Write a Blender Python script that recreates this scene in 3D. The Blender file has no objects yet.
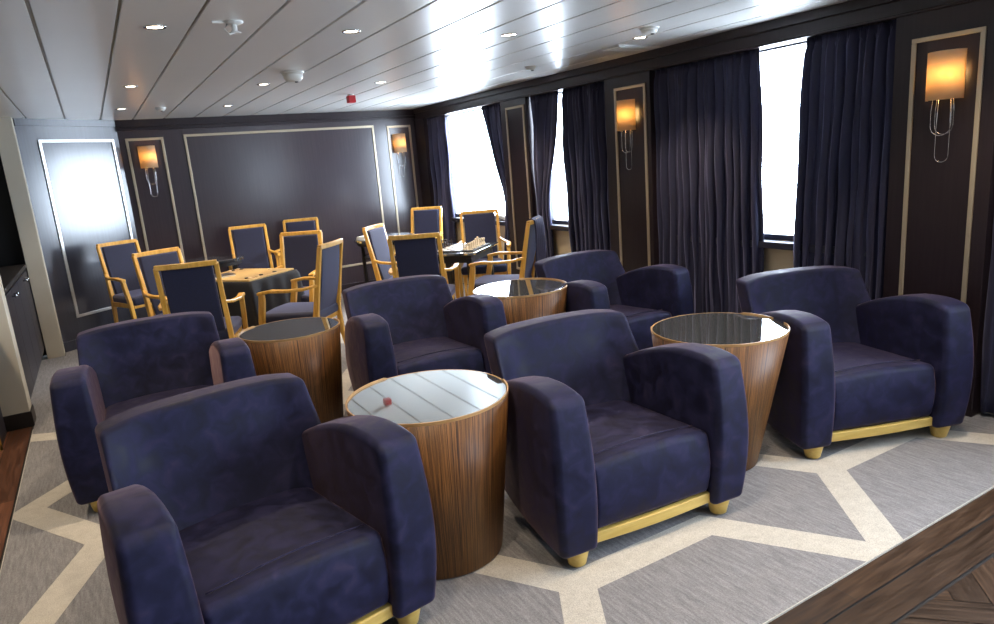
import bpy, bmesh, math, random
from mathutils import Matrix, Vector
random.seed(7)
S = bpy.context.scene
COL = S.collection
PI = math.pi
ZC = 2.17            # ceiling height
YB = 8.20            # back wall
XW = 3.70            # face of pilasters on the window wall
R = math.radians

# ------------------------------------------------------------------ materials
def mat(name, col, rough=.5, metal=0., **kw):
    m = bpy.data.materials.new(name); m.use_nodes = True
    b = m.node_tree.nodes['Principled BSDF']
    b.inputs['Base Color'].default_value = (*col, 1); b.inputs['Roughness'].default_value = rough
    b.inputs['Metallic'].default_value = metal
    for k, v in kw.items():
        b.inputs[k.replace('_', ' ')].default_value = v
    return m
def nodes(m):
    return m.node_tree.nodes, m.node_tree.links, m.node_tree.nodes['Principled BSDF']
def ramp(N, stops):
    r = N.new('ShaderNodeValToRGB'); e = r.color_ramp.elements
    while len(e) < len(stops): e.new(.5)
    for i, (p, c) in enumerate(stops): e[i].position = p; e[i].color = (*c, 1)
    return r
def noisy(name, stops, scale, stretch=(1, 1, 1), rough=(.5, .5), detail=4, metal=0., bump=0., coords='Object', distort=0., **kw):
    """noise driven colour along stretched object coordinates"""
    m = mat(name, stops[0][1], rough[0], metal, **kw); N, L, b = nodes(m)
    tc = N.new('ShaderNodeTexCoord'); mp = N.new('ShaderNodeMapping'); mp.inputs['Scale'].default_value = stretch
    L.new(tc.outputs[coords], mp.inputs[0])
    n = N.new('ShaderNodeTexNoise'); n.inputs['Scale'].default_value = scale; n.inputs['Detail'].default_value = detail
    n.inputs['Distortion'].default_value = distort
    L.new(mp.outputs[0], n.inputs['Vector'])
    r = ramp(N, stops); L.new(n.outputs[0], r.inputs[0]); L.new(r.outputs[0], b.inputs['Base Color'])
    if rough[0] != rough[1]:
        mr = N.new('ShaderNodeMapRange'); mr.inputs[3].default_value = rough[0]; mr.inputs[4].default_value = rough[1]
        mr.inputs[1].default_value = .35; mr.inputs[2].default_value = .65
        L.new(n.outputs[0], mr.inputs[0]); L.new(mr.outputs[0], b.inputs['Roughness'])
    if bump:
        bp = N.new('ShaderNodeBump'); bp.inputs['Strength'].default_value = bump; bp.inputs['Distance'].default_value = .004
        L.new(n.outputs[0], bp.inputs['Height']); L.new(bp.outputs[0], b.inputs['Normal'])
    return m

velvet = noisy('velvet', [(.34, (.0072, .0078, .0245)), (.48, (.0102, .0115, .038)), (.60, (.0165, .017, .054)), (.76, (.030, .026, .062))], 15, rough=(.5, .75), detail=9,
               Sheen_Weight=.4, Sheen_Roughness=.3, Sheen_Tint=(.62, .40, .42, 1), Specular_IOR_Level=.2, distort=.7)
_N, _L, _b = nodes(velvet)          # every chair has its own brushed pattern
_oi = _N.new('ShaderNodeObjectInfo'); _va = _N.new('ShaderNodeVectorMath'); _va.operation = 'SCALE'; _va.inputs[0].default_value = (9, 5, 7)
_L.new(_oi.outputs['Random'], _va.inputs['Scale']); _L.new(_va.outputs[0], [q for q in _N if q.type == 'MAPPING'][0].inputs['Location'])
chair_cloth = noisy('chair_cloth', [(.3, (.009, .011, .034)), (.7, (.017, .020, .058))], 90, rough=(.7, .8),
                    Sheen_Weight=.5, Sheen_Tint=(.6, .6, .9, 1), Sheen_Roughness=.4)
curtain_m = noisy('curtain_cloth', [(.3, (.010, .010, .030)), (.7, (.018, .018, .050))], 40, stretch=(1, 1, .15), rough=(.75, .85),
                  Sheen_Weight=.35, Sheen_Tint=(.4, .4, .7, 1))
honey = noisy('honey_beech', [(.3, (.66, .33, .05)), (.7, (.86, .48, .10))], 6, stretch=(8, 8, 1), rough=(.28, .38), Coat_Weight=.4, Coat_Roughness=.15)
gold = noisy('pale_gold_wood', [(.3, (.54, .36, .085)), (.7, (.64, .45, .13))], 8, stretch=(1, 10, 10), rough=(.35, .45))
wall_wood = noisy('dark_wall_veneer', [(.3, (.015, .009, .012)), (.7, (.022, .014, .017))], 5, stretch=(14, 14, .6), rough=(.36, .36), Specular_IOR_Level=.35,
                  Coat_Weight=.15, Coat_Roughness=.22, coords='Object')
wall_wood2 = noisy('dark_panel_lacquer', [(.3, (.030, .020, .027)), (.7, (.042, .029, .036))], 5, stretch=(14, 14, .5), rough=(.30, .30),
                   Coat_Weight=.7, Coat_Roughness=.17)
ang_wood = noisy('slate_panel_lacquer', [(.3, (.034, .036, .055)), (.7, (.044, .048, .07))], 5, stretch=(14, 14, .5), rough=(.28, .28),
                 Coat_Weight=1., Coat_Roughness=.16)
champagne = mat('champagne_moulding', (.50, .42, .30), .38, .55)
silver_mould = mat('silver_moulding', (.72, .72, .72), .3, .6)
cream = noisy('cream_paint', [(.3, (.62, .57, .46)), (.7, (.67, .62, .51))], 3, rough=(.5, .55))
radiator = mat('cream_wall', (.66, .52, .34), .6)
ceil_m = noisy('ceiling_enamel', [(.3, (.80, .785, .76)), (.7, (.83, .815, .79))], 2, rough=(.36, .36), Coat_Weight=.7, Coat_Roughness=.24)
groove_m = mat('ceiling_groove', (.20, .17, .10), .4)
white_p = mat('white_plastic', (.75, .75, .72), .35)
chrome = mat('chrome', (.75, .75, .76), .14, 1.)
darkframe = mat('dark_window_frame', (.025, .025, .04), .4)
black_m = mat('black_lacquer', (.012, .012, .014), .3)
red_m = mat('red_plastic', (.55, .02, .03), .4)
cab_m = noisy('cabinet_veneer', [(.3, (.020, .018, .026)), (.7, (.036, .032, .044))], 9, stretch=(14, 14, .6), rough=(.4, .45))
smoke_glass = mat('smoked_mirror', (.50, .52, .51), .03, .93)
dark_gloss = mat('dark_gloss_top', (.05, .05, .055), .08, .35, Coat_Weight=1.)
table_dark = mat('dark_stained_wood', (.018, .014, .013), .5)
cloth_black = noisy('black_table_cloth', [(.3, (.014, .014, .017)), (.7, (.024, .023, .028))], 60, rough=(.75, .85))
boardwood = noisy('game_board_wood', [(.3, (.58, .37, .13)), (.7, (.78, .55, .24))], 8, stretch=(1, 12, 1), rough=(.3, .4))
ivory = mat('boxwood', (.78, .62, .40), .4)
ebony = mat('ebony', (.03, .02, .02), .3)
paper = mat('white_paper', (.8, .8, .8), .7)
wood_rim = noisy('amber_rim_wood', [(.3, (.36, .20, .08)), (.7, (.52, .32, .14))], 12, rough=(.3, .35))

def emis(name, col, s):
    m = mat(name, col, .5); b = nodes(m)[2]
    b.inputs['Emission Color'].default_value = (*col, 1); b.inputs['Emission Strength'].default_value = s
    return m
lamp_disc = emis('lamp_disc', (1, .86, .66), 14)
bulb_m = emis('sconce_bulb', (1, .62, .22), 26)

# lamp shade: translucent parchment
shade_m = bpy.data.materials.new('parchment_shade'); shade_m.use_nodes = True
N = shade_m.node_tree.nodes; L = shade_m.node_tree.links; N.remove(N['Principled BSDF'])
tr = N.new('ShaderNodeBsdfTranslucent'); tr.inputs[0].default_value = (1, .80, .52, 1)
df = N.new('ShaderNodeBsdfDiffuse'); df.inputs[0].default_value = (.75, .62, .46, 1)
mx = N.new('ShaderNodeMixShader'); mx.inputs[0].default_value = .45
L.new(tr.outputs[0], mx.inputs[1]); L.new(df.outputs[0], mx.inputs[2]); L.new(mx.outputs[0], N['Material Output'].inputs[0])

# window pane: clear with a slight reflection
pane_m = bpy.data.materials.new('window_pane_glass'); pane_m.use_nodes = True
N = pane_m.node_tree.nodes; L = pane_m.node_tree.links; N.remove(N['Principled BSDF'])
tp = N.new('ShaderNodeBsdfTransparent'); tp.inputs[0].default_value = (.97, .985, 1, 1)
gl = N.new('ShaderNodeBsdfGlossy'); gl.inputs['Roughness'].default_value = .02
lw = N.new('ShaderNodeLayerWeight'); lw.inputs[0].default_value = .5
pw = N.new('ShaderNodeMath'); pw.operation = 'POWER'; pw.inputs[1].default_value = 5; L.new(lw.outputs['Facing'], pw.inputs[0])
fr = N.new('ShaderNodeMath'); fr.operation = 'MULTIPLY_ADD'; fr.inputs[1].default_value = .5; fr.inputs[2].default_value = .03; L.new(pw.outputs[0], fr.inputs[0])
mx = N.new('ShaderNodeMixShader'); L.new(fr.outputs[0], mx.inputs[0]); L.new(tp.outputs[0], mx.inputs[1]); L.new(gl.outputs[0], mx.inputs[2])
L.new(mx.outputs[0], N['Material Output'].inputs[0])

# zebrano veneer running vertically round the drums
def zebrano():
    m = mat('zebrano_veneer', (.2, .1, .05), .45, Specular_IOR_Level=.35); N, L, b = nodes(m)
    tc = N.new('ShaderNodeTexCoord'); sx = N.new('ShaderNodeSeparateXYZ'); L.new(tc.outputs['Object'], sx.inputs[0])
    at = N.new('ShaderNodeMath'); at.operation = 'ARCTAN2'; L.new(sx.outputs[1], at.inputs[0]); L.new(sx.outputs[0], at.inputs[1])
    mu = N.new('ShaderNodeMath'); mu.operation = 'MULTIPLY'; mu.inputs[1].default_value = 34; L.new(at.outputs[0], mu.inputs[0])
    cb = N.new('ShaderNodeCombineXYZ'); L.new(mu.outputs[0], cb.inputs[0])
    mz = N.new('ShaderNodeMath'); mz.operation = 'MULTIPLY'; mz.inputs[1].default_value = .5; L.new(sx.outputs[2], mz.inputs[0])
    L.new(mz.outputs[0], cb.inputs[1])
    n = N.new('ShaderNodeTexNoise'); n.inputs['Scale'].default_value = 1.1; n.inputs['Detail'].default_value = 5; n.inputs['Roughness'].default_value = .7
    L.new(cb.outputs[0], n.inputs['Vector'])
    r = ramp(N, [(.36, (.010, .003, .002)), (.44, (.060, .022, .006)), (.49, (.25, .110, .032)), (.54, (.022, .008, .003)), (.60, (.16, .070, .022)), (.66, (.03, .012, .005))])
    L.new(n.outputs[0], r.inputs[0]); L.new(r.outputs[0], b.inputs['Base Color'])
    return m
zebra = zebrano()

# carpet: heathered pile, two colours of yarn
def carpet_mat(name, a, b_, stretch):
    m = mat(name, a, .95, Sheen_Weight=.15); N, L, b = nodes(m)
    tc = N.new('ShaderNodeTexCoord'); mp = N.new('ShaderNodeMapping'); mp.inputs['Scale'].default_value = stretch
    mp.inputs['Rotation'].default_value = (0, 0, R(32))
    L.new(tc.outputs['Object'], mp.inputs[0])
    n = N.new('ShaderNodeTexNoise'); n.inputs['Scale'].default_value = 9; n.inputs['Detail'].default_value = 8; n.inputs['Roughness'].default_value = .75
    L.new(mp.outputs[0], n.inputs['Vector'])
    r = ramp(N, [(.35, a), (.65, b_)]); L.new(n.outputs[0], r.inputs[0])
    n2 = N.new('ShaderNodeTexNoise'); n2.inputs['Scale'].default_value = 260; L.new(tc.outputs['Object'], n2.inputs['Vector'])
    mr = N.new('ShaderNodeMapRange'); mr.inputs[1].default_value = .3; mr.inputs[2].default_value = .7; mr.inputs[3].default_value = .75; mr.inputs[4].default_value = 1.15
    L.new(n2.outputs[0], mr.inputs[0])
    mm = N.new('ShaderNodeVectorMath'); mm.operation = 'SCALE'; L.new(r.outputs[0], mm.inputs[0]); L.new(mr.outputs[0], mm.inputs['Scale'])
    L.new(mm.outputs[0], b.inputs['Base Color'])
    bp = N.new('ShaderNodeBump'); bp.inputs['Strength'].default_value = .35; bp.inputs['Distance'].default_value = .004
    L.new(n2.outputs[0], bp.inputs['Height']); L.new(bp.outputs[0], b.inputs['Normal'])
    return m
carpet_grey = carpet_mat('carpet_grey', (.15, .145, .155), (.28, .268, .275), (9, 1, 1))
carpet_cream = carpet_mat('carpet_cream', (.47, .435, .38), (.57, .53, .47), (2, 2, 1))
def oak(name, k, ang, warm=1.):
    """oak board with its grain running along the direction ang (degrees)"""
    m = noisy(name, [(.25, (.018 * k * warm, .0095 * k, .0048 * k)), (.5, (.044 * k * warm, .0235 * k, .0125 * k)), (.75, (.078 * k * warm, .044 * k, .0245 * k))], 5.5,
              rough=(.40, .56), detail=8, distort=.5, Specular_IOR_Level=.22)
    mp = [q for q in m.node_tree.nodes if q.type == 'MAPPING'][0]; mp.vector_type = 'TEXTURE'
    mp.inputs['Rotation'].default_value = (0, 0, R(ang)); mp.inputs['Scale'].default_value = (1.1, .08, 1)
    return m
floor_ms = [oak('oak_border_%d' % i, k, 0) for i, k in enumerate((.8, 1., 1.2))]
floor_more = [oak('oak_side_lit_%d' % i, k, 90, 1.35) for i, k in enumerate((1.2, 1.6, 2.))] + [oak('oak_herringbone_%d' % i, k, a) for i, (k, a) in enumerate(((.75, 45), (1.1, 45), (.75, 135), (1.1, 135)))]  # side boards: same oak, warm lamp light put into the colour
floor_gap = mat('floor_gap', (.008, .006, .006), .6)

# ------------------------------------------------------------------ mesh helpers
def link(name, me, m=None, parent=None, smooth=False):
    o = bpy.data.objects.new(name, me); COL.objects.link(o)
    if m:
        for q in (m if isinstance(m, (list, tuple)) else [m]): me.materials.append(q)
    if parent: o.parent = parent
    if smooth:
        for p in me.polygons: p.use_smooth = True
    return o
def obj(name, bm, m, parent=None, smooth=False, bevel=0., seg=2, loc=None, recalc=True):
    if recalc: bmesh.ops.recalc_face_normals(bm, faces=bm.faces)
    me = bpy.data.meshes.new(name); bm.to_mesh(me); bm.free()
    o = link(name, me, m, parent, smooth)
    if bevel:
        b = o.modifiers.new('bevel', 'BEVEL'); b.width = bevel; b.segments = seg; b.limit_method = 'ANGLE'; b.angle_limit = R(40)
    if loc is not None: o.location = loc
    return o
def BM(): return bmesh.new()
def box(bm, x0, x1, y0, y1, z0, z1, M=None, mi=0):
    v = [bm.verts.new((x, y, z)) for x in (x0, x1) for y in (y0, y1) for z in (z0, z1)]
    if M is not None:
        for q in v: q.co = M @ q.co
    for f in ((0, 1, 3, 2), (4, 6, 7, 5), (0, 4, 5, 1), (2, 3, 7, 6), (0, 2, 6, 4), (1, 5, 7, 3)):
        bm.faces.new([v[i] for i in f]).material_index = mi
def axis_samples(d, r, n):
    """coordinates from -d to d, dense inside the rounded margin r"""
    a = [-d + r * (1 - math.tan(t) ) for t in [R(45) * (1 - i / 4) for i in range(4)]]
    m = [-d + r + (2 * d - 2 * r) * i / n for i in range(n + 1)]
    return a + m + [-x for x in reversed(a)]
def roundbox(bm, dx, dy, dz, r, n=(4, 4, 4), warp=None):
    """upholstery block, half sizes dx dy dz, corner radius r; warp maps (x,y,z)->(x,y,z)"""
    A = [axis_samples(d, r, k) for d, k in zip((dx, dy, dz), n)]
    D = (dx, dy, dz); cache = {}
    def V(p):
        key = tuple(round(c, 5) for c in p)
        if key in cache: return cache[key]
        inner = Vector([max(-(D[i] - r), min(D[i] - r, p[i])) for i in range(3)])
        d = Vector(p) - inner
        if d.length > 1e-9: q = inner + d.normalized() * r
        else: q = Vector(p)
        if warp: q = Vector(warp(*q))
        cache[key] = bm.verts.new(q); return cache[key]
    for ax in range(3):
        u, w = (ax + 1) % 3, (ax + 2) % 3
        for s in (-1, 1):
            for i in range(len(A[u]) - 1):
                for j in range(len(A[w]) - 1):
                    q = []
                    for a, b in ((i, j), (i + 1, j), (i + 1, j + 1), (i, j + 1)):
                        p = [0, 0, 0]; p[ax] = s * D[ax]; p[u] = A[u][a]; p[w] = A[w][b]; q.append(V(p))
                    if s < 0: q.reverse()
                    if len(set(q)) == 4: bm.faces.new(q)
def tube(bm, pts, r, seg=8, closed=False, flat=1.):
    """pipe through pts; r is a number or one per point; flat squashes it vertically"""
    pts = [Vector(p) for p in pts]; n = len(pts); rr = r if isinstance(r, (list, tuple)) else [r] * n
    rings = []
    for i, p in enumerate(pts):
        t = (pts[(i + 1) % n] - pts[i - 1]) if closed else (pts[min(i + 1, n - 1)] - pts[max(i - 1, 0)])
        t.normalize(); up = Vector((0, 0, 1)) if abs(t.z) < .9 else Vector((0, 1, 0))
        s = t.cross(up).normalized(); w = s.cross(t)
        rings.append([bm.verts.new(p + (s * math.cos(a) + w * math.sin(a) * flat) * rr[i]) for a in [2 * PI * k / seg for k in range(seg)]])
    for i in range(n if closed else n - 1):
        a, b = rings[i], rings[(i + 1) % n]
        for k in range(seg): bm.faces.new((a[k], a[(k + 1) % seg], b[(k + 1) % seg], b[k]))
    if not closed: bm.faces.new(rings[0][::-1]); bm.faces.new(rings[-1])
def bar(bm, pts, w, d, side=(1, 0, 0)):
    """rectangular section w (along side) by d swept through pts; w,d number or list"""
    pts = [Vector(p) for p in pts]; n = len(pts); sd = Vector(side).normalized()
    W = w if isinstance(w, (list, tuple)) else [w] * n; Dd = d if isinstance(d, (list, tuple)) else [d] * n
    rings = []
    for i, p in enumerate(pts):
        t = (pts[min(i + 1, n - 1)] - pts[max(i - 1, 0)]).normalized()
        k = t.cross(sd).normalized(); s = k.cross(t).normalized()
        a, b = W[i] / 2, Dd[i] / 2
        rings.append([bm.verts.new(p + s * x + k * y) for x, y in ((-a, -b), (a, -b), (a, b), (-a, b))])
    for i in range(n - 1):
        for k in range(4): bm.faces.new((rings[i][k], rings[i][(k + 1) % 4], rings[i + 1][(k + 1) % 4], rings[i + 1][k]))
    bm.faces.new(rings[0][::-1]); bm.faces.new(rings[-1])
def lathe(bm, prof, seg=24, c=(0, 0), off=None, cap=True):
    """prof: list of (r, z); off(z) gives an xy shift"""
    rings = []
    for r, z in prof:
        ox, oy = off(z) if off else (0, 0)
        rings.append([bm.verts.new((c[0] + ox + r * math.cos(2 * PI * k / seg), c[1] + oy + r * math.sin(2 * PI * k / seg), z)) for k in range(seg)])
    for a, b in zip(rings, rings[1:]):
        for k in range(seg): bm.faces.new((a[k], a[(k + 1) % seg], b[(k + 1) % seg], b[k]))
    if cap: bm.faces.new(rings[0][::-1]); bm.faces.new(rings[-1])
def lerp(tab, x):
    for (a, b), (c, d) in zip(tab, tab[1:]):
        if x <= c:
            t = max(0, (x - a) / (c - a)); return b + (d - b) * t
    return tab[-1][1]
def smooth_lerp(tab, x):
    for (a, b), (c, d) in zip(tab, tab[1:]):
        if x <= c:
            t = max(0, (x - a) / (c - a)); t = t * t * (3 - 2 * t); return b + (d - b) * t
    return tab[-1][1]

def tag(o, label=None, cat=None, group=None, kind=None):
    if label: o['label'] = label
    if cat: o['category'] = cat
    if group: o['group'] = group
    if kind: o['kind'] = kind
    return o
def thing(name, label, cat, loc=(0, 0, 0), rz=0., group=None):
    o = bpy.data.objects.new(name, None); COL.objects.link(o); o.empty_display_size = .1
    o.location = loc; o.rotation_euler = (0, 0, rz)
    return tag(o, label, cat, group)
def struct(name, bm, m, bevel=0., label=None, smooth=False):
    o = obj(name, bm, m, None, smooth, bevel); o['kind'] = 'structure'
    if label: o['label'] = label
    return o
def dup(root, label, loc, rz=0., group=None):
    r = root.copy(); COL.objects.link(r); r.location = loc; r.rotation_euler = (0, 0, rz); r['label'] = label
    if group: r['group'] = group
    for ch in list(root.children):
        c = ch.copy(); COL.objects.link(c); c.parent = r
        for g in list(ch.children):
            d = g.copy(); COL.objects.link(d); d.parent = c
    return r

# ------------------------------------------------------------------ the room
XL = -3.2; YR = -3.6
# floor: oak boards, two long border boards beside the carpet, then herringbone
bm = BM()
box(bm, XL, XW + .3, YR, YB + .3, -.06, -.006, mi=3)
def clip_quad(bm, pts, x0, x1, y0, y1, mi, z=0.):
    """convex polygon clipped to a rectangle"""
    P = pts
    for ax, lim, sg in ((0, x0, 1), (0, x1, -1), (1, y0, 1), (1, y1, -1)):
        out = []
        for i in range(len(P)):
            a, b = P[i - 1], P[i]; da, db = (a[ax] - lim) * sg, (b[ax] - lim) * sg
            if (da >= 0) != (db >= 0):
                t = da / (da - db); out.append((a[0] + (b[0] - a[0]) * t, a[1] + (b[1] - a[1]) * t))
            if db >= 0: out.append(b)
        P = out
        if len(P) < 3: return
    vs = [bm.verts.new((p[0], p[1], z)) for p in P]
    try: bm.faces.new(vs).material_index = mi
    except ValueError: pass
rnd = random.Random(3)
for y0, y1, first in ((1.142, 1.240, 1.92), (1.022, 1.134, 2.9)):
    x = first - 1.6 * 4
    while x < XW:
        clip_quad(bm, [(x + .001, y0), (x + 1.599, y0), (x + 1.599, y1), (x + .001, y1)], -.72 if y0 > 1.1 else XL, XW, -9, 9, rnd.randrange(3)); x += 1.6
def herring(x0, x1, y0, y1):
    w, l, g = .105, .52, .0035
    n = int(l / w + .5); l = n * w
    c, s = math.cos(R(45)), math.sin(R(45))
    for i in range(-70, 90):
        for j in range(-14, 16):
            # classic herringbone lattice
            ox = i * w + j * l * 0; bx = i * w; by = i * w + j * 2 * l
            for k, q in ((0, (bx, by, l, w)), (1, (bx + l, by + w - 0 * l, w, l))):
                a, b, lw, lh = q
                if k == 1: a, b = bx, by + w
                if k == 1: lw, lh = w, l
                P = [(a + g / 2, b + g / 2), (a + lw - g / 2, b + g / 2), (a + lw - g / 2, b + lh - g / 2), (a + g / 2, b + lh - g / 2)]
                P = [(px * c - py * s, px * s + py * c) for px, py in P]
                if max(p[0] for p in P) < x0 or min(p[0] for p in P) > x1 or max(p[1] for p in P) < y0 or min(p[1] for p in P) > y1: continue
                clip_quad(bm, P, x0, x1, y0, y1, 7 + 2 * k + rnd.randrange(2))
herring(XL, XW, YR, 1.010)
# straight boards to the left of the carpet, running away from the camera
x = -.60
while x > XL:
    y = 1.14 + rnd.random()
    y -= 1.4
    while y < 5.4:
        clip_quad(bm, [(x - .118, y), (x - .0, y), (x - .0, y + 1.397), (x - .118, y + 1.397)], XL, -.6, 1.25 if x > -.7 else 1.142, 5.4, 4 + rnd.randrange(3)); y += 1.4
    x -= .122
struct('floor', bm, floor_ms + [floor_gap] + floor_more, label='brown oak board floor laid in herringbone')

# carpet with cream bands
bm = BM()
CX0, CX1, CY0, CY1 = -.585, XW + .1, 1.244, YB
box(bm, CX0, CX1, CY0, 7.40, -.004, .006)
P = [(-.455, 7.40), (CX1, 7.40), (CX1, CY1), (.365, CY1), (-.455, 7.565)]
lo = [bm.verts.new((x, y, -.004)) for x, y in P]; hi = [bm.verts.new((x, y, .006)) for x, y in P]
bm.faces.new(hi); bm.faces.new(lo[::-1])
for k in range(5): bm.faces.new((lo[k], lo[(k + 1) % 5], hi[(k + 1) % 5], hi[k]))
box(bm, CX0, CX1, CY0 - .003, CY0, -.004, .0062, mi=1)
box(bm, CX0 - .003, CX0, CY0, 5.2, -.004, .0062, mi=1); box(bm, -1.19, CX0, 5.47, 7.40, -.004, .006)
nband = [0]
def band(pts, w=.135):
    for a, b in zip(pts, pts[1:]):
        a, b = Vector(a), Vector(b); d = (b - a).normalized(); n = Vector((-d.y, d.x)) * w / 2; a = a - d * .037; b = b + d * .037
        clip_quad(bm, [tuple(a + n), tuple(a - n), tuple(b - n), tuple(b + n)], CX0, CX1, CY0, 7.40, 1, z=.0065 + .00002 * nband[0]); nband[0] += 1
for k in range(-1, 3):
    for row in range(4):
        ox, oy = 1.42 * k + (.71 if row % 2 else 0), 1.24 * row * 1.0
        if row == 0 and k < 0: continue
        if ox < .5 and row > 0 and ox + 1.24 < 1: continue
        band(([(.93, 1.22)] if k == 0 and row == 0 else []) + [(1.24 + ox, 1.76 + oy), (1.88 + ox, 1.755 + oy), (2.24 + ox, 1.20 + oy), (2.66 + ox, 1.74 + oy)])
        band([(1.24 + ox, 1.76 + oy), (.98 + ox, 2.16 + oy), (1.17 + ox, 2.44 + oy)])
band([(-.60, 5.02), (-.05, 4.72)]); band([(.1, 4.55), (-.53, 3.80), (-.21, 3.26), (-.47, 2.64), (-.15, 2.0), (-.5, 1.3)])
band([(-.21, 3.26), (.4, 3.3), (.75, 3.9)]); band([(1.5, 4.9), (1.22, 4.45), (1.42, 4.1)])
carpet = obj('carpet', bm, [carpet_grey, carpet_cream]); tag(carpet, 'grey carpet with cream angular bands under the armchairs', 'carpet')

# ceiling: enamelled planks with recessed joints
bm = BM()
box(bm, XL - .1, XW + .3, YR - .1, YB + .2, ZC + .012, ZC + .09, mi=1)
x = -.068 - .2965 * 11
while x < XW + .2:
    box(bm, x + .007, x + .2965 - .007, YR - .1, YB + .1, ZC, ZC + .02); x += .2965
struct('ceiling', bm, [ceil_m, groove_m], bevel=.003)

# wall on the window side
wins = [(6.30, 7.75), (4.75, 5.62), (2.30, 3.75), (-.35, .90), (-2.9, -.9)]
Z0, Z1 = .825, 2.06
WX0, WX1 = XW + .13, XW + .25
bm = BM()
box(bm, WX0, WX1, YR, YB + .1, 0, Z0); box(bm, WX0, WX1, YR, YB + .1, Z1, ZC + .02)
e = YR
for a, b in sorted(wins):
    box(bm, WX0, WX1, e, a, Z0, Z1); e = b
box(bm, WX0, WX1, e, YB + .1, Z0, Z1)
struct('wall_right', bm, radiator)
for i, (a, b) in enumerate(wins):
    bm = BM(); t = .035
    for q in ((a, b, Z0, Z0 + t), (a, b, Z1 - t, Z1), (a, a + t, Z0, Z1), (b - t, b, Z0, Z1)): box(bm, WX0 + .03, WX1 - .02, *q)
    f = struct('window_%d' % (i + 1), bm, darkframe)
    bm = BM(); box(bm, WX0 + .07, WX0 + .074, a + t, b - t, Z0 + t, Z1 - t); obj('glass', bm, pane_m, f)
    bm = BM(); box(bm, WX0 - .07, WX0 + .03, a - .02, b + .02, Z0 - .045, Z0); obj('window_sill', bm, darkframe, f, bevel=.006)
# cornice beam over the curtains
bm = BM(); box(bm, XW, WX0 + .02, YR, YB, 2.035, ZC + .005); box(bm, XW - .02, XW, YR, YB, 2.115, ZC + .005); box(bm, XW - .008, XW, YR, YB, 2.035, 2.05)
struct('trim_1', bm, wall_wood, bevel=.004, label='dark wooden cornice beam above the curtains')
# pilasters
def frame_strip(bm, to, a0, a1, z0, z1, w=.02, d=.012):
    """rectangular moulding; to(a, z, d) maps along-wall coordinate, height, projection to a point"""
    for (p0, p1, q0, q1) in ((a0, a1, z1 - w, z1), (a0, a1, z0, z0 + w), (a0, a0 + w, z0 + w, z1 - w), (a1 - w, a1, z0 + w, z1 - w)):
        v = [bm.verts.new(to(a, z, h)) for a in (p0, p1) for z in (q0, q1) for h in (0, d)]
        for f in ((0, 1, 3, 2), (4, 6, 7, 5), (0, 4, 5, 1), (2, 3, 7, 6), (0, 2, 6, 4), (1, 5, 7, 3)): bm.faces.new([v[i] for i in f])
pil = [(5.63, 6.10, 5.66, 5.99), (3.95, 4.47, 3.99, 4.345), (1.65, 2.14, 1.715, 2.05)]
for i, (a, b, ta, tb) in enumerate(pil):
    bm = BM(); box(bm, XW, WX0, a, b, 0, 2.036)
    p = struct('trim_%d' % (i + 2), bm, wall_wood, bevel=.003, label='dark wooden pilaster between the curtains')
    bm = BM(); frame_strip(bm, lambda u, z, h: (XW - h, u, z), ta, tb, .35, (1.97, 1.955, 1.915)[i], w=.022)
    obj('moulding', bm, champagne, p, bevel=.003)
bm = BM(); box(bm, XW, WX0, 7.95, YB, 0, 2.036); struct('trim_5', bm, wall_wood, label='dark wooden corner post by the back wall')
bm = BM(); box(bm, XW, WX0, -.85, -.40, 0, 2.036); struct('trim_6', bm, wall_wood)

# back wall with panels
CXa, CYa = .36, YB            # corner with the angled wall
bm = BM(); box(bm, CXa - .3, XW + .3, YB, YB + .12, 0, ZC + .02)
w = struct('wall_back', bm, wall_wood2)
for a0, a1, z1 in ((.98, 3.14, 2.00), (.42, .78, 1.985), (3.31, 3.63, 1.985)):
    bm = BM(); frame_strip(bm, lambda u, z, h: (u, YB - h, z), a0, a1, .32, z1, w=.026)
    obj('moulding', bm, champagne, w, bevel=.003)
bm = BM(); box(bm, CXa, XW, YB - .035, YB + .005, 2.095, ZC + .005); box(bm, CXa, XW, YB - .02, YB + .005, 2.06, 2.095)
struct('trim_7', bm, wall_wood, bevel=.003)
bm = BM(); box(bm, CXa, XW, YB - .012, YB + .005, 0.006, .11); struct('baseboard_back', bm, wall_wood, bevel=.003)

# angled wall at the left of the back wall
Pa, Pb = Vector((-.464, 7.564)), Vector((CXa, CYa)); dd = (Pb - Pa).normalized(); nn = Vector((dd.y, -dd.x)); LEN = (Pb - Pa).length
def ang(u, z, h): p = Pa + dd * u + nn * h; return (p.x, p.y, z)
def abox(bm, u0, u1, z0, z1, h0, h1):
    v = [bm.verts.new(ang(u, z, h)) for u in (u0, u1) for z in (z0, z1) for h in (h0, h1)]
    for f in ((0, 1, 3, 2), (4, 6, 7, 5), (0, 4, 5, 1), (2, 3, 7, 6), (0, 2, 6, 4), (1, 5, 7, 3)): bm.faces.new([v[i] for i in f])
bm = BM(); abox(bm, 0, LEN + .03, 0, ZC + .02, -.12, 0)
w = struct('wall_left_angled', bm, ang_wood)
bm = BM(); frame_strip(bm, ang, .185, LEN - .06, .30, 1.985, w=.028); obj('moulding', bm, silver_mould, w, bevel=.003)
bm = BM(); abox(bm, 0.0, LEN, 2.105, ZC + .004, -.002, .02); struct('trim_8', bm, ang_wood, bevel=.003)
bm = BM(); abox(bm, 0.0, LEN, .006, .1, -.002, .012); struct('baseboard_left', bm, ang_wood, bevel=.003)
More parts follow.
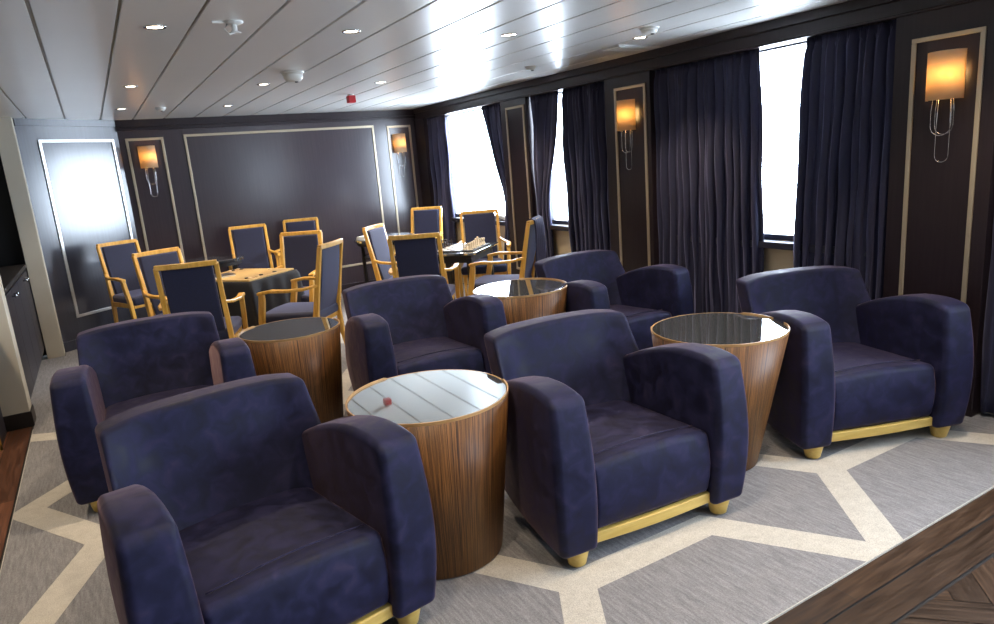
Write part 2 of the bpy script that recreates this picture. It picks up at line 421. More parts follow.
# cream pillars and dark recess on the left
bm = BM(); box(bm, -.60, -.462, 7.42, 7.60, 0, ZC); struct('trim_9', bm, cream, bevel=.004, label='cream pillar beside the angled wall')
bm = BM(); box(bm, XL, -.59, 5.30, 5.46, 0.10, ZC); p = struct('trim_10', bm, cream, bevel=.004, label='cream pillar wall in front of the cabinet')
bm = BM(); box(bm, XL, -.582, 5.292, 5.468, 0, .105); struct('baseboard_front', bm, table_dark, bevel=.003)
bm = BM(); box(bm, -1.3, -1.2, 5.4, 7.8, 0, ZC); box(bm, -1.3, -.47, 7.62, 7.72, 0, ZC); box(bm, -1.3, -1.2, 7.6, 8.6, 0, ZC); struct('wall_recess', bm, black_m)
bm = BM(); box(bm, XL - .12, XL, YR, 5.4, 0, ZC); struct('wall_left', bm, cream)
bm = BM()
box(bm, XL - .1, XW + .3, YR - .12, YR, 0, ZC + .02)
struct('wall_rear', bm, wall_wood)

# ------------------------------------------------------------------ curtains
def curtain(label, top, bot, waist=None, pleats=7, seed=1, zb=.03):
    """top/bot: (y_near, y_far); waist: (z, y_near, y_far)"""
    rr = random.Random(seed); bm = BM(); nz, ns = 30, pleats * 10
    ph = [rr.uniform(-.6, .6) for _ in range(pleats + 2)]; am = [rr.uniform(.7, 1.2) for _ in range(pleats + 2)]
    zt = 2.035; grid = []
    for i in range(nz + 1):
        z = zt - (zt - zb) * (i / nz) ** 1.15
        if waist:
            tab = [(-zt, top), (-waist[0], waist[1:]), (-zb, bot)]
            tz = -z; k = 0 if tz <= -waist[0] else 1
            (a, p), (b, q) = tab[k], tab[k + 1]; t = (tz - a) / (b - a); t = t * t * (3 - 2 * t) * .5 + t * .5
            y0, y1 = p[0] + (q[0] - p[0]) * t, p[1] + (q[1] - p[1]) * t
        else:
            t = (zt - z) / (zt - zb); y0, y1 = top[0] + (bot[0] - top[0]) * t, top[1] + (bot[1] - top[1]) * t
        row = []
        for j in range(ns + 1):
            s = j / ns; k = s * pleats; i0 = int(k)
            s = s + (.30 / pleats) * math.sin(s * 9 + seed) * math.sin(PI * s) + (.16 / pleats) * math.sin(s * 23 + seed * 2 + z * .8) * math.sin(PI * s)
            head = max(0, 1 - (zt - z) / .09)
            amp = (.020 + .014 * math.sin(k * 1.7 + seed) + .004 * math.sin(z * 3 + k)) * (1 - .65 * head)
            wv = math.sin(2 * PI * k + ph[i0] * (zt - z) * .5)
            if head > 0: wv += .8 * head * math.sin(6 * PI * k + seed)
            wv += .22 * math.sin(4 * PI * k + 2.2 * z + seed)
            y = y0 + (y1 - y0) * s + .012 * math.sin(4 * PI * k + 3 * z) * (1 - head)
            row.append(bm.verts.new((XW + .055 + amp * wv + .006 * math.sin(9 * z + k), y, z)))
        grid.append(row)
    for a, b in zip(grid, grid[1:]):
        for j in range(ns): bm.faces.new((a[j], a[j + 1], b[j + 1], b[j]))
    o = obj('curtain', bm, curtain_m, None, True)
    sm = o.modifiers.new('thick', 'SOLIDIFY'); sm.thickness = .004; sm.offset = 0
    return tag(o, label, 'curtain', 'navy pleated window curtains')
curtain('navy curtain in the far corner next to the back wall, left of the first window', (7.45, 7.92), (7.50, 7.92), pleats=4, seed=1)
curtain('navy curtain swept aside between the first bright window and the plain panelled pilaster', (6.11, 6.57), (6.11, 6.42), waist=(1.0, 6.11, 6.20), pleats=5, seed=2)
curtain('narrow navy curtain on the near side of the plain panelled pilaster, tapering down the window', (5.17, 5.62), (5.36, 5.62), waist=(.95, 5.44, 5.62), pleats=5, seed=3)
curtain('navy curtain closing the second window, just left of the second sconce pilaster', (4.48, 5.09), (4.48, 5.06), pleats=10, seed=4)
curtain('broad navy curtain left of the large near window, behind the back right armchair', (3.02, 3.94), (2.97, 3.94), pleats=14, seed=5)
curtain('navy curtain right of the large near window, behind the rightmost armchair', (2.13, 2.69), (2.13, 2.76), pleats=9, seed=6)
curtain('dark navy curtain at the right edge of the photo past the last sconce', (.95, 1.64), (.95, 1.64), pleats=7, seed=7)

# ------------------------------------------------------------------ wall sconces
def make_sconce(label, loc, rz, lit=1.):
    t = thing('wall_sconce', label, 'wall lamp', loc, rz, 'parchment shaded wall sconces')   # local: wall at y=0, room towards -y
    bm = BM(); box(bm, -.03, .03, -.012, 0, -.10, .06); obj('backplate', bm, chrome, t, bevel=.003)
    bm = BM(); n = 20; r = .084                                                            # curved half shade
    for k in range(n):
        a0, a1 = PI * k / n, PI * (k + 1) / n
        P = [(-r * math.cos(a), -.02 - .085 * math.sin(a)) for a in (a0, a1)]
        v = [bm.verts.new((P[q][0], P[q][1], z)) for q, z in ((0, -.12), (1, -.12), (1, .105), (0, .105))]; bm.faces.new(v)
    bmesh.ops.remove_doubles(bm, verts=bm.verts, dist=1e-4)
    o = obj('lamp_shade', bm, shade_m, t, True); s = o.modifiers.new('t', 'SOLIDIFY'); s.thickness = .003
    bm = BM(); lathe(bm, [(.002, -.055), (.012, -.045), (.020, -.01), (.016, .03), (.004, .05)], 12, c=(.02, -.05)); obj('bulb', bm, bulb_m, t, True)
    bm = BM(); tube(bm, [(.02, 0, -.075), (.02, -.05, -.075), (.02, -.05, -.05)], .006); obj('lamp_holder', bm, chrome, t, True)
    for w_, z_, y_, r_ in ((.048, -.29, -.05, .0017), (.032, -.42, -.025, .0017), (.043, -.285, -.02, .0017)):
        bm = BM(); top = -.10; zc = z_ + w_
        pts = [(-w_ * .85, y_, top), (-w_, y_, (top + zc) / 2), (-w_, y_, zc)] + [(-w_ * math.cos(a), y_, zc - w_ * math.sin(a)) for a in [PI * k / 10 for k in range(1, 10)]] + [(w_, y_, zc), (w_, y_, (top + zc) / 2), (w_ * .85, y_, top)]
        tube(bm, pts, r_, 6); obj('hanging_loop', bm, chrome, t, True)
    return t
sc0 = make_sconce('lit sconce on the narrow left panel of the back wall', (.60, YB, 1.795), 0)
dup(sc0, 'pale sconce on the narrow right panel of the back wall, near the first window', (3.45, YB, 1.775), 0)
dup(sc0, 'amber lit sconce on the window side pilaster in the middle of the photo', (XW, 4.175, 1.745), -PI / 2)
dup(sc0, 'amber lit sconce on the nearest pilaster at the top right, largest of the sconces', (XW, 1.868, 1.725), -PI / 2)
for x, y, z in ((.62, YB - .06, 1.80), (3.47, YB - .06, 1.78), (XW - .06, 4.155, 1.75), (XW - .06, 1.848, 1.73)):
    l = bpy.data.lights.new('sconce_light', 'POINT'); l.energy = 1.2; l.color = (1, .62, .28); l.shadow_soft_size = .03
    o = bpy.data.objects.new('sconce_light', l); o.location = (x, y, z); COL.objects.link(o)

# ------------------------------------------------------------------ ceiling fittings
def make_downlight(label, loc):
    t = thing('downlight', label, 'ceiling light', loc, 0, 'recessed ceiling downlights')
    bm = BM(); lathe(bm, [(.034, .0), (.036, -.004), (.046, -.004), (.048, .001), (.034, .001)], 24, cap=False); obj('ring', bm, chrome, t, True)
    bm = BM(); lathe(bm, [(.001, -.001), (.034, -.001)], 24, cap=False); obj('lens', bm, lamp_disc, t)
    return t
cols = (.377, 1.27, 2.20, 3.18); rows = (3.47, 5.48, 7.02)
words = {(0, 0): 'leftmost downlight of the nearest visible row', (1, 0): 'second downlight of the nearest row, above the middle armchair',
         (2, 0): 'third downlight of the nearest row', (3, 0): 'downlight beside the flat white hatch near the cornice',
         (0, 1): 'leftmost downlight of the middle row', (1, 1): 'downlight just beyond the white dome detector',
         (2, 1): 'downlight right of the red alarm', (3, 1): 'rightmost downlight of the middle row',
         (0, 2): 'leftmost downlight of the far row', (1, 2): 'second downlight of the far row', (2, 2): 'third downlight of the far row', (3, 2): 'farthest downlight on the window side'}
d0 = None
spots = []
for j, y in enumerate((-.9, 1.45) + rows):
    for i, x in enumerate(cols):
        spots.append((x, y))
        if j < 2: continue
        if (i, j - 2) in ((3, 1), (3, 2), (2, 2)): continue
        lb = words[(i, j - 2)]
        if d0 is None: d0 = make_downlight(lb, (x, y, ZC))
        else: dup(d0, lb, (x, y, ZC))
spots += [(-1.0, 3.0), (-1.0, 4.5)]  # added unseen spots without fittings, to brighten the left boards
for x, y in spots:
    l = bpy.data.lights.new('downlight_beam', 'SPOT'); l.energy = 58; l.color = (1, .80, .56); l.spot_size = R(105); l.spot_blend = .7; l.shadow_soft_size = .025
    o = bpy.data.objects.new('downlight_beam', l); o.location = (x, y, ZC - .012); COL.objects.link(o)

def detector(label, x, y, r=.05, h=.035):
    t = thing('smoke_detector', label, 'smoke detector', (x, y, ZC))
    bm = BM(); lathe(bm, [(r * 1.15, .001), (r * 1.15, -.008), (r * 1.0, -.012)], 24); obj('base', bm, white_p, t, True)
    bm = BM(); lathe(bm, [(r, -.010), (r * .97, -h * .6), (r * .75, -h * .9), (r * .3, -h), (.002, -h)], 24); obj('cover', bm, white_p, t, True)
    bm = BM(); lathe(bm, [(.012, -h), (.012, -h - .006), (.003, -h - .008)], 12, c=(r * .2, -r * .3)); obj('sensor', bm, mat('sensor_grey', (.15, .15, .15), .4), t)
    return t
detector('largest white dome detector hanging from the ceiling', 1.33, 4.86, .066, .065)
detector('small white detector at the far left of the ceiling', .69, 7.0, .04, .03)
detector('white and brown detector on the ceiling near the cornice', 2.99, 3.18, .05, .035)
detector('small white detector above the second window', 3.13, 4.66, .04, .03)
t = thing('sprinkler', 'white sprinkler with bracket on the ceiling at the top left', 'sprinkler', (.68, 3.32, ZC))
bm = BM(); lathe(bm, [(.042, .001), (.040, -.006), (.02, -.014)], 20); obj('base', bm, white_p, t, True)
bm = BM(); lathe(bm, [(.012, -.01), (.012, -.04), (.026, -.045), (.026, -.049)], 16); obj('nozzle', bm, white_p, t)
bm = BM(); box(bm, -.09, -.03, -.004, .004, -.009, .0); obj('bracket', bm, white_p, t)
bm = BM(); tube(bm, [(-.03, 0, -.012), (-.045, -.01, -.035), (-.025, -.012, -.055), (0, -.01, -.045)], .004, 6); obj('clip', bm, white_p, t, True)
t = thing('fire_alarm', 'small red alarm box hanging from the ceiling', 'alarm', (2.235, 6.32, ZC))
bm = BM(); box(bm, -.035, .035, -.035, .035, -.075, -.012); obj('housing', bm, red_m, t, bevel=.006)
bm = BM(); lathe(bm, [(.03, .001), (.03, -.014)], 16); obj('base', bm, white_p, t)
t = thing('ceiling_hatch', 'flat white rectangular hatch on the ceiling near the cornice', 'ceiling hatch', (3.40, 3.80, ZC), 0)
bm = BM(); box(bm, -.19, .19, -.09, .09, -.012, .001); obj('panel', bm, white_p, t, bevel=.003)
bm = BM(); box(bm, -.15, .15, -.06, .06, -.016, -.011); obj('cover', bm, white_p, t, bevel=.003)

# ------------------------------------------------------------------ armchair
def make_armchair(label, loc, rz):
    t = thing('armchair', label, 'armchair', loc, rz, 'navy velvet tub armchairs')
    # seat: one thick block with a crowned top and rolled front edge
    def ws(x, y, z):
        k = (z + .13) / .26
        x *= .93
        Y = .335 + y - .022 * math.sin(PI * min(1, max(0, k))) * (1 if y < 0 else 0) * (-y / .30)
        Z = .272 + z + (.016 * math.cos(x / .29 * PI / 2) if z > 0 else 0) * k
        return (x, Y, Z - .026 - (.03 * (y + .3) / .6 if z > 0 else 0))
    bm = BM(); roundbox(bm, .297, .305, .132, .026, (8, 8, 4), ws); seat = obj('seat', bm, velvet, t, True)
    bm = BM(); tube(bm, [(-.245 + .49 * i / 12, .094 , .3875 + .014 * math.cos((i / 6 - 1) * PI / 2)) for i in range(13)], .0028, 6); obj('piping', bm, velvet, seat, True)
    # back: leaning, with wings curving forward at both sides
    def wb(x, y, z):
        h = (z + .245) / .49                                 # 0 bottom, 1 top
        u = x / .36; wing = max(0, (abs(u) - .62) / .38) ** 1.6
        X = x * (.99 - .06 * h)
        Y = .605 + y + .130 * h - wing * (.025 + .17 * (1 - h)) + (.02 * math.sin(PI * h) if y < 0 else .035 * math.sin(PI * h))
        Z = .525 + z - .008 * h - (.016 * u * u + wing * .006) * h
        return (X, Y, Z)
    bm = BM(); roundbox(bm, .370, .060, .245, .020, (16, 3, 10), wb); obj('backrest', bm, velvet, t, True)
    top = [(0, .650), (.03, .662), (.08, .671), (.15, .674), (.24, .666), (.34, .644), (.45, .608), (.56, .558), (.71, .46)]
    for s in (-1, 1):
        def wa(x, y, z, s=s):
            v = min(1, max(0, (y + .355) / .71)); h = min(1, max(0, (z + .315) / .63)); u = (x / .08 + 1) / 2     # u 0 inner .. 1 outer
            inner = .274 + .018 * h * h - .01 * v
            outer = .430 + .016 * math.sin(PI * min(1, h * 1.02) ** .9) - .072 * v ** 2.2 + .004 * h
            Y = .74 * (y + .355) / .71 + .0 - (.030 * math.sin(PI * h) - .014 * h) * (1 - v) ** 2
            zb = .058 + .05 * v * v; zt = smooth_lerp(top, Y) if False else lerp(top, max(0, .70 * v))
            Z = zb + (zt - zb) * (z + .315) / .63
            uu = (x / .08 + 1) / 2
            return (s * (inner + (outer - inner) * uu), Y, Z)
        bm = BM(); roundbox(bm, .08, .355, .315, .027, (5, 18, 12), wa); obj('arm', bm, velvet, t, True)
    bm = BM()
    bar(bm, [(-.29 + .58 * i / 10, .042 - .012 * math.sin(PI * i / 10), .092) for i in range(11)], .026, .044, side=(0, 1, 0)); obj('base_rail', bm, gold, t, bevel=.004)
    for x, y in ((-.342, .055), (.342, .055), (-.30, .62), (.30, .62)):
        bm = BM(); lathe(bm, [(.030, 0.0), (.034, .004), (.047, .060), (.047, .12)], 20, c=(x, y)); obj('foot', bm, gold, t, True)
    return t
arm_specs = [('navy velvet armchair nearest the camera at the bottom left', (.335, 1.82), 9),
             ('navy velvet armchair at the far left, directly behind the nearest armchair', (.125, 3.52), -2),
             ('navy velvet armchair facing us in the middle foreground, between two drum tables', (1.652, 1.772), -5),
             ('navy velvet armchair in the centre of the room, behind the pale-reflecting drum table', (1.588, 3.46), -2.5),
             ('navy velvet armchair against the broad curtain at the back right', (2.99, 3.29), 1),
             ('blue velvet armchair farthest right, under the nearest sconce', (3.02, 1.70), -20)]
chair = None
for lb, (x, y), a in arm_specs:
    if chair is None: chair = make_armchair(lb, (x, y, .0085), R(a))
    else: dup(chair, lb, (x, y, .0085), R(a))

# ------------------------------------------------------------------ drum tables
def make_drum(label, x, y, rt, rb, off, h, turn):
    t = thing('drum_table', label, 'side table', (x, y, .0085), 0, 'striped veneer drum tables')
    ox, oy = off
    f = lambda z: (ox * (1 - z / h), oy * (1 - z / h))
    bm = BM(); lathe(bm, [(rb - .01, 0), (rb, .004), (rb + (rt - rb) * .5, h * .5), (rt, h - .004)], 64, off=f); obj('body', bm, zebra, t, True)
    bm = BM(); seg = 96; rings = []
    for k in range(seg):
        a = 2 * PI * k / seg; d = (math.degrees(a) - turn) % 360
        zt = h + (.007 if d < 250 else .0)
        c, s = math.cos(a), math.sin(a)
        rings.append([bm.verts.new((c * r, s * r, z)) for r, z in ((rt - .0002, h - .003), (rt + .0006, zt), (rt - .005, zt), (rt - .005, h - .016))])
    for k in range(seg):
        A, B = rings[k], rings[(k + 1) % seg]
        for i in range(4): bm.faces.new((A[i], B[i], B[(i + 1) % 4], A[(i + 1) % 4]))
    obj('rim', bm, wood_rim, t)
    bm = BM(); lathe(bm, [(rt - .0055, h - .016), (rt - .0055, h - .002), (rt - .008, h)], 64); obj('table_top', bm, smoke_glass, t)
    return t
H = .61
make_drum('striped drum table in the foreground whose mirror top reflects the pale ceiling', .968, 2.278, .307, .238, (0, 0), .636, 100)
make_drum('striped drum table between the middle and the rightmost armchair', 2.411, 2.160, .308, .205, (-.045, 0), .636, 130)
make_drum('striped drum table behind the middle armchairs, next to the back right one', 2.330, 3.755, .312, .235, (0, 0), .644, 170)
make_drum('striped drum table on the left between the far left and the centre armchair', .868, 3.98, .288, .235, (0, 0), H, 120)

# ------------------------------------------------------------------ dining chairs
def make_dining(label, loc, rz):
    t = thing('dining_chair', label, 'dining chair', loc, rz, 'honey wood dining armchairs')       # faces -y, origin under the seat centre
    W = .185
    def ry(z): return .20 + max(0, z - .45) * .20                                                   # rear post line
    bm = BM(); roundbox(bm, .225, .225, .04, .03, (5, 5, 2), lambda x, y, z: (x * (1 - .12 * (y + .22) / .44), y - .01, .45 + z + .012 * (1 - (x / .23) ** 2) * (z > 0)))
    obj('seat', bm, chair_cloth, t, True)
    bm = BM()
    for q in ((-.21, .21, -.215, -.195, .385, .43), (-.18, .18, .185, .205, .385, .43), (-.215, -.195, -.2, .2, .385, .43), (.195, .215, -.2, .2, .385, .43)): box(bm, *q)
    obj('seat_frame', bm, honey, t, bevel=.003)
    bm = BM(); roundbox(bm, .158, .018, .235, .014, (6, 1, 8), lambda x, y, z: (x, ry(.70 + z) + y - .012 + .03 * (x / .16) ** 2 * 0 + .014 * math.cos(z * 6), .715 + z))
    obj('backrest', bm, chair_cloth, t, True)
    bm = BM(); bar(bm, [(-W - .006 + (2 * W + .012) * i / 8, ry(.965) + .014 * (1 - ((i - 4) / 4) ** 2), .965) for i in range(9)], .032, .034, side=(0, 1, 0)); obj('top_rail', bm, honey, t, bevel=.005)
    for s in (-1, 1):
        bm = BM(); bar(bm, [(s * .20, ry(0) + .06, 0), (s * .196, .215, .25), (s * .19, .205, .45), (s * W, ry(.70), .70), (s * W, ry(.965), .965)], [.026, .03, .034, .030, .028], [.028, .034, .042, .036, .03]); obj('leg', bm, honey, t, bevel=.005)
        bm = BM(); bar(bm, [(s * .235, -.235, 0), (s * .235, -.225, .25), (s * .24, -.205, .45), (s * .248, -.175, .60), (s * .250, -.170, .655)], [.026, .03, .034, .034, .034], [.030, .036, .044, .044, .036]); obj('leg', bm, honey, t, bevel=.005)
        bm = BM(); bar(bm, [(s * .252, -.195, .655), (s * .262, -.09, .672), (s * .255, .04, .668), (s * .225, .16, .672), (s * W, ry(.70) + .005, .69)], [.044, .044, .038, .032, .026], [.024, .024, .022, .022, .022], side=(1, 0, 0)); obj('arm', bm, honey, t, bevel=.006)
    return t
# (x, y of the centre of the top rail, heading of the chair's front in degrees from +X)
CH = [('dining chair against the angled wall, leftmost of all', .15, 7.62, -65),
      ('dining chair with a white-lit left post, between the leftmost and the large dark-backed chair', .38, 6.08, -64),
      ('dining chair seen from behind at the left, directly behind the far left armchair', .46, 4.84, 74),
      ('dining chair standing alone against the back wall behind the small round table', 1.42, 7.85, -97),
      ('dining chair against the back wall mostly hidden, only its white-lit top showing', 2.04, 7.98, -110),
      ('dining chair on the far side of the game table, facing us', 1.57, 6.19, -128),
      ('dining chair seen from behind with a blue-lit back, right of the game table', 1.47, 4.98, 138),
      ('dining chair turned right with a pale-lit back, left of the chess table', 2.15, 5.90, -46),
      ('dining chair seen from behind in front of the chess table', 2.03, 4.72, 58),
      ('dining chair in the far window corner, smallest in view', 3.42, 7.50, -138),
      ('dining chair beyond the chess table, its back against the window light', 3.38, 6.14, -118),
      ('dining chair seen from the side, a dark garment draped over its back', 3.08, 4.68, 133)]
dc = None; DR = []
for lb, x, y, hd in CH:
    f = Vector((math.cos(R(hd)), math.sin(R(hd)))); rz = R(hd) + PI / 2
    c = Vector((x, y)) + f * (.20 + .515 * .20)
    if dc is None: dc = make_dining(lb, (c.x, c.y, .0085), rz); DR.append(dc)
    else: DR.append(dup(dc, lb, (c.x, c.y, .0085), rz))
# garment hung over the back of the last chair
g = DR[-1]; M = Matrix.Translation(g.location) @ Matrix.Rotation(g.rotation_euler[2], 4, 'Z')
bm = BM(); rows_ = []
prof = [(.265, .84), (.272, .93), (.285, .985), (.310, .995), (.336, .975), (.342, .90), (.338, .80), (.335, .70), (.328, .60), (.322, .53)]
for i, (y, z) in enumerate(prof):
    row = []
    for j in range(17):
        u = j / 16 * 2 - 1; wv = .010 * math.sin(u * 7 + i * .3) * min(1, max(0, i - 3) / 3)
        row.append(bm.verts.new(M @ Vector((u * (.12 + .006 * i) - .03, y + abs(wv) * (1 if i > 3 else -1), z - .02 * u * (i > 6) + .015 * math.sin(u * 5) * (i > 8)))))
    rows_.append(row)
for a, b in zip(rows_, rows_[1:]):
    for j in range(16): bm.faces.new((a[j], a[j + 1], b[j + 1], b[j]))
o = obj('folded_garment', bm, curtain_m, None, True); s = o.modifiers.new('t', 'SOLIDIFY'); s.thickness = .008
tag(o, 'dark navy garment draped over the back of the side-on dining chair', 'garment')

# ------------------------------------------------------------------ dining tables
def square_table(label, c, ax, w, d, top_m):
    t = thing('square_table', label, 'table', (c[0], c[1], .0085), math.atan2(ax[1], ax[0]))
    bm = BM(); box(bm, -w / 2, w / 2, -d / 2, d / 2, .69, .712); obj('table_top', bm, top_m, t, bevel=.004)
    bm = BM(); box(bm, -w / 2 + .05, w / 2 - .05, -d / 2 + .05, d / 2 - .05, .62, .69); obj('apron', bm, table_dark, t)
    for sx in (-1, 1):
        for sy in (-1, 1):
            bm = BM(); bar(bm, [(sx * (w / 2 - .07), sy * (d / 2 - .07), 0), (sx * (w / 2 - .07), sy * (d / 2 - .07), .66)], [.035, .05], [.035, .05]); obj('leg', bm, table_dark, t, bevel=.004)
    return t
gc, ga = Vector((.962, 5.804)), Vector((.8, .6)); gb = Vector((-.6, .8))
square_table('square dark table under the black cloth and the game board', gc, ga, .54, .62, table_dark)
# black cloth: flat top then a skirt with folds
Mg = Matrix.Translation((gc.x, gc.y, 0)) @ Matrix.Rotation(math.atan2(ga.y, ga.x), 4, 'Z')
bm = BM(); per = []; hw, hd_ = .277, .317; n = 26
for (x0, y0, x1, y1) in ((-hw, -hd_, hw, -hd_), (hw, -hd_, hw, hd_), (hw, hd_, -hw, hd_), (-hw, hd_, -hw, -hd_)):
    for k in range(n): per.append((x0 + (x1 - x0) * k / n, y0 + (y1 - y0) * k / n, k / n))
rows_ = []
for q, z in enumerate((.722, .716, .69, .60, .50, .42, .36)):
    row = []
    for i, (x, y, u) in enumerate(per):
        l = math.hypot(x, y); corner = max(0, 1 - min(u, 1 - u) * 6)
        out = (0 if q < 1 else .004) + (q - 1) * .0035 * (1 + math.sin(i * .9)) * (q > 1) + .05 * corner * (q > 1) * q / 6
        row.append(bm.verts.new(Mg @ Vector((x + x / l * out, y + y / l * out, z - .05 * corner * (q > 4)))))
    rows_.append(row)
for a, b in zip(rows_, rows_[1:]):
    for i in range(len(per)): k = (i + 1) % len(per); bm.faces.new((a[i], a[k], b[k], b[i]))
bm.faces.new(rows_[0])
o = obj('tablecloth', bm, cloth_black, None, True); tag(o, 'black cloth hanging over the game table', 'tablecloth')
for p in o.data.polygons:
    if len(p.vertices) > 4: p.use_smooth = False
tg = thing('game_board', 'pale wooden game board lying open on the black cloth', 'game board', (gc.x, gc.y, .7225), math.atan2(ga.y, ga.x))
bm = BM(); box(bm, -.262, .262, -.302, .302, 0, .014); obj('board', bm, boardwood, tg, bevel=.002)
bm = BM()
for sgn in (-1, 1):
    for k in range(12):
        x0 = -.235 + k * .0392
        v = [bm.verts.new(p) for p in ((x0, sgn * .28, .0146), (x0 + .034, sgn * .28, .0146), (x0 + .017, sgn * .05, .0146))]; bm.faces.new(v if sgn < 0 else v[::-1])
obj('point_inlay', bm, [wood_rim], tg)
k0 = None
for i in range(12):
    px, py = ((-.2, -.3), (-.2, -.26), (-.12, -.3), (-.04, .3), (-.04, .26), (.08, -.3), (.12, .3), (.16, .3), (.22, .3), (.22, .26), (.2, -.12), (-.06, -.28))[i]
    p = Mg @ Vector((px, py * .85, .7368)); m_ = ebony if i % 2 else ivory
    bm = BM(); lathe(bm, [(.015, 0), (.0165, .002), (.0165, .006), (.015, .008)], 16)
    o = obj('game_counter', bm, m_, loc=p); dk = i % 2
    tag(o, ('dark' if dk else 'pale') + ' round counter lying on the wooden game board', 'game counter', ('dark' if dk else 'pale') + ' counters on the game board')
t = thing('booklet', 'thin dark booklet on the left part of the game board', 'booklet', Mg @ Vector((-.13, .12, .7368)), .2)
bm = BM(); box(bm, -.10, .10, -.07, .07, 0, .012); obj('pages', bm, paper, t)
bm = BM(); box(bm, -.102, .102, -.072, .072, .012, .015); obj('cover', bm, cab_m, t)

ca = Vector((.75, .66)).normalized(); cb_ = Vector((-ca.y, ca.x)); cc = Vector((2.735, 5.114)) + ca * .34 + cb_ * .28
square_table('square chess table with a glossy bright top beside the window', cc, ca, .68, .56, smoke_glass)
Mc = Matrix.Translation((cc.x, cc.y, 0)) @ Matrix.Rotation(math.atan2(ca.y, ca.x), 4, 'Z')
# chess board: dark and pale squares
t = thing('chess_board', 'chequered board on the glossy square table', 'chess board', (cc.x, cc.y, .7208), math.atan2(ca.y, ca.x))
bm = BM(); box(bm, -.235, .235, -.235, .235, 0, .008); obj('board', bm, table_dark, t, bevel=.002)
bm = BM()
for i in range(8):
    for j in range(8):
        if (i + j) % 2: continue
        x0, y0 = -.216 + i * .054, -.216 + j * .054
        bm.faces.new([bm.verts.new((x, y, .0085)) for x, y in ((x0, y0), (x0 + .054, y0), (x0 + .054, y0 + .054), (x0, y0 + .054))])
obj('pale_squares', bm, ivory, t)
def piece_bm(kind):
    bm = BM()
    h = {'pawn': .048, 'rook': .055, 'knight': .062, 'bishop': .070, 'queen': .080, 'king': .088}[kind]
    pr = [(.0155, 0), (.0165, .004), (.012, .010), (.0085, .016), (.006, h * .55), (.010, h * .66), (.007, h * .70)]
    if kind == 'rook': pr += [(.011, h * .78), (.011, h), (.006, h)]
    elif kind == 'pawn': pr += [(.010, h * .82), (.008, h * .95), (.001, h)]
    elif kind == 'knight': pr += [(.011, h * .85), (.006, h)]
    elif kind == 'bishop': pr += [(.010, h * .80), (.006, h * .92), (.001, h)]
    else: pr += [(.009, h * .80), (.012, h * .92), (.004, h * .95), (.004, h)]
    lathe(bm, pr, 12)
    if kind == 'knight': bar(bm, [(0, .004, h * .75), (0, -.014, h * .85)], .010, .014)
    if kind == 'king': box(bm, -.007, .007, -.002, .002, h - .006, h - .001)
    return bm
KN = ['rook', 'knight', 'bishop', 'queen', 'king', 'bishop', 'knight', 'rook']
protos = {}
for row, (yy, m_, cn) in enumerate(((-.189, ivory, 'pale'), (-.135, ivory, 'pale'), (.135, ebony, 'dark'), (.189, ebony, 'dark'))):
    for i in range(8):
        kd = KN[i] if row in (0, 3) else 'pawn'; p = Mc @ Vector((-.189 + i * .054, yy, .7296))
        if (kd, cn) not in protos:
            o = obj('chess_' + kd, piece_bm(kd), m_, None, True, loc=p); protos[(kd, cn)] = o
        else: o = protos[(kd, cn)].copy(); COL.objects.link(o); o.location = p
        tag(o, '%s wooden chess %s standing on the chequered board' % (cn, kd), 'chess piece', '%s chess %ss' % (cn, kd))

def round_table(label, x, y, r, top_m):
    t = thing('round_table', label, 'table', (x, y, .0085))
    bm = BM(); lathe(bm, [(r - .01, .685), (r, .69), (r, .715), (r - .006, .720)], 48); obj('table_top', bm, top_m, t, bevel=.0)
    bm = BM(); lathe(bm, [(r - .035, .65), (r - .03, .686)], 48); obj('apron', bm, table_dark, t)
    bm = BM(); lathe(bm, [(r * .72, .50), (r * .72, .515)], 40); obj('shelf', bm, table_dark, t)
    for k in range(4):
        a = PI / 4 + k * PI / 2; px, py = math.cos(a) * (r - .06), math.sin(a) * (r - .06)
        bm = BM(); bar(bm, [(px, py, 0), (px, py, .67)], .034, .034); obj('leg', bm, table_dark, t, bevel=.004)
    return t
round_table('small round dark table with a glossy edge near the left of the back wall', .975, 7.36, .285, dark_gloss)
round_table('round glossy table near the window end of the back wall', 2.78, 7.30, .345, smoke_glass)
t = thing('paper_stack', 'stack of white papers on the round table at the back', 'papers', (2.58, 7.30, .7288), .3)
for i in range(3):
    bm = BM(); box(bm, -.10, .10, -.07, .07, i * .012, i * .012 + .011, Matrix.Rotation(i * .12, 4, 'Z')); obj('sheet_bundle', bm, paper, t)
t = thing('magazine_pile', 'loose pile of open magazines on the sill of the first window', 'magazines', (XW + .145, 6.46, Z0 + .0005), 0)
for i in range(4):
    bm = BM(); n = 12; rw = []
    for k in range(n + 1):
        u = k / n * 2 - 1; z = .004 + i * .012 + .014 * abs(u) ** .5 * (1 - abs(u)) * 2
        rw.append([bm.verts.new((x, u * .15 + (i - 1.5) * .06, z)) for x in (-.035, .035)])
    for a, b in zip(rw, rw[1:]): bm.faces.new((a[0], a[1], b[1], b[0]))
    o = obj('magazine', bm, paper, t, True); s = o.modifiers.new('t', 'SOLIDIFY'); s.thickness = .006; s.offset = 1

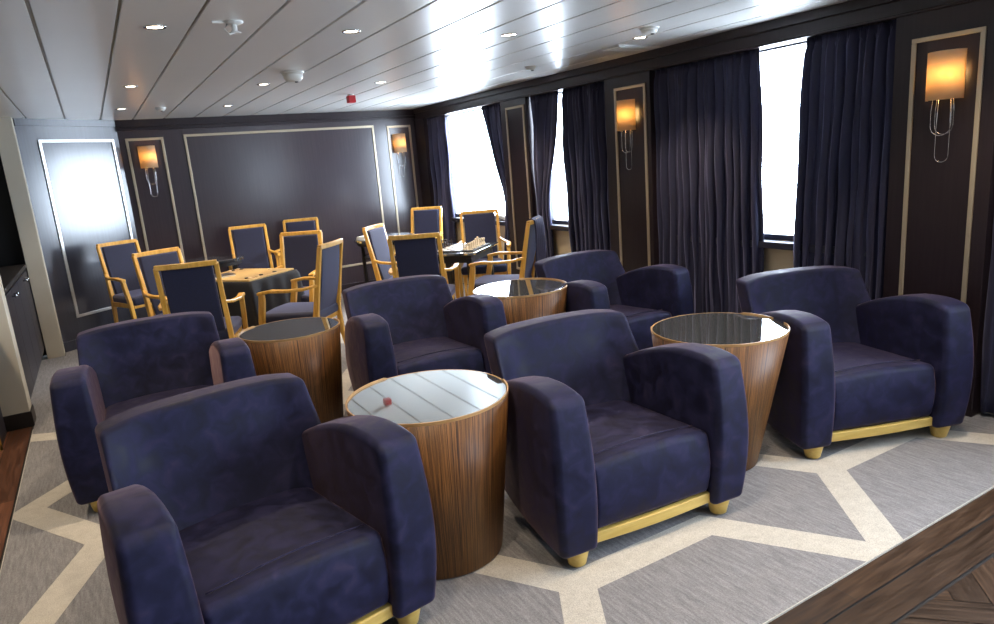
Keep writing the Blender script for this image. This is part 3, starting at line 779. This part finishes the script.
# ------------------------------------------------------------------ cabinet in the left recess
t = thing('cabinet', 'low dark cabinet with chrome knobs in the left recess', 'cabinet', (-.605, 5.50, .0085))
bm = BM(); box(bm, -.55, -.02, 0, 1.98, 0.07, .85); obj('body', bm, cab_m, t, bevel=.003)
bm = BM(); box(bm, -.57, .005, -.01, 1.99, .85, .885); obj('worktop', bm, table_dark, t, bevel=.004)
bm = BM(); box(bm, -.53, -.05, 0.02, 1.96, 0, .07); obj('plinth', bm, black_m, t)
for i in range(4):
    y0 = .01 + i * .495
    bm = BM(); box(bm, -.02, -.002, y0 + .003, y0 + .49, .09, .835); d = obj('door', bm, cab_m, t, bevel=.002)
    bm = BM(); y = y0 + (.43 if i % 2 == 0 else .06)
    M_ = Matrix.Translation((0, y, .79)) @ Matrix.Rotation(PI / 2, 4, 'Y'); lathe(bm, [(.006, 0), (.006, .015), (.013, .02), (.015, .028), (.010, .034)], 14)
    bmesh.ops.transform(bm, matrix=M_, verts=bm.verts); obj('knob', bm, chrome, d, True)
# dark cupboard with a brass edge at the left edge of the frame
t = thing('cupboard', 'dark cupboard with a brass corner edge in front of the cream pillar', 'cupboard', (-.735, 4.93, .0))
bm = BM(); box(bm, -.6, 0, 0, .34, .02, .95); obj('body', bm, cab_m, t, bevel=.002)
bm = BM(); box(bm, -.001, .008, -.008, .012, .0, .955); box(bm, -.6, .008, -.008, .012, .0, .03); obj('brass_edge', bm, mat('brass', (.6, .40, .08), .35, .7), t)
bm = BM(); box(bm, -.6, .0, 0.01, .34, 0, .02); obj('plinth', bm, black_m, t)

# ------------------------------------------------------------------ daylight
wd = bpy.data.worlds.new('sky'); S.world = wd; wd.use_nodes = True
bg = wd.node_tree.nodes['Background']; bg.inputs[0].default_value = (.76, .87, 1, 1); bg.inputs[1].default_value = 29
def portal(loc, rot, sx, sy):
    l = bpy.data.lights.new('daylight_portal', 'AREA'); l.shape = 'RECTANGLE'; l.size = sx; l.size_y = sy; l.cycles.is_portal = True
    o = bpy.data.objects.new('daylight_portal', l); o.location = loc; o.rotation_euler = rot; COL.objects.link(o)
for a, b in wins: portal((WX1 + .01, (a + b) / 2, (Z0 + Z1) / 2), (0, PI / 2, 0), Z1 - Z0, b - a)

# ------------------------------------------------------------------ camera
cam = bpy.data.cameras.new('camera'); cam.sensor_width = 36; cam.lens = 681.07 / 994 * 36; cam.clip_start = .05
co = bpy.data.objects.new('camera', cam); COL.objects.link(co); S.camera = co
px, py = 497., 312.
Yv = Vector((88 - px, -(190 - py), -681.07)).normalized(); Xv = Vector((1706 - px, -(61 - py), -681.07)); Xv = (Xv - Yv * Xv.dot(Yv)).normalized(); Zv = Xv.cross(Yv)
Mx = Matrix((Xv, Yv, Zv)).to_4x4(); Mx.translation = (0, 0, 1.5); co.matrix_world = Mx

S.view_settings.view_transform = 'Standard'; S.view_settings.look = 'None'; S.view_settings.gamma = 1; S.view_settings.exposure = 0.0
S.cycles.max_bounces = 10; S.cycles.diffuse_bounces = 5; S.cycles.glossy_bounces = 5; S.cycles.sample_clamp_indirect = 6
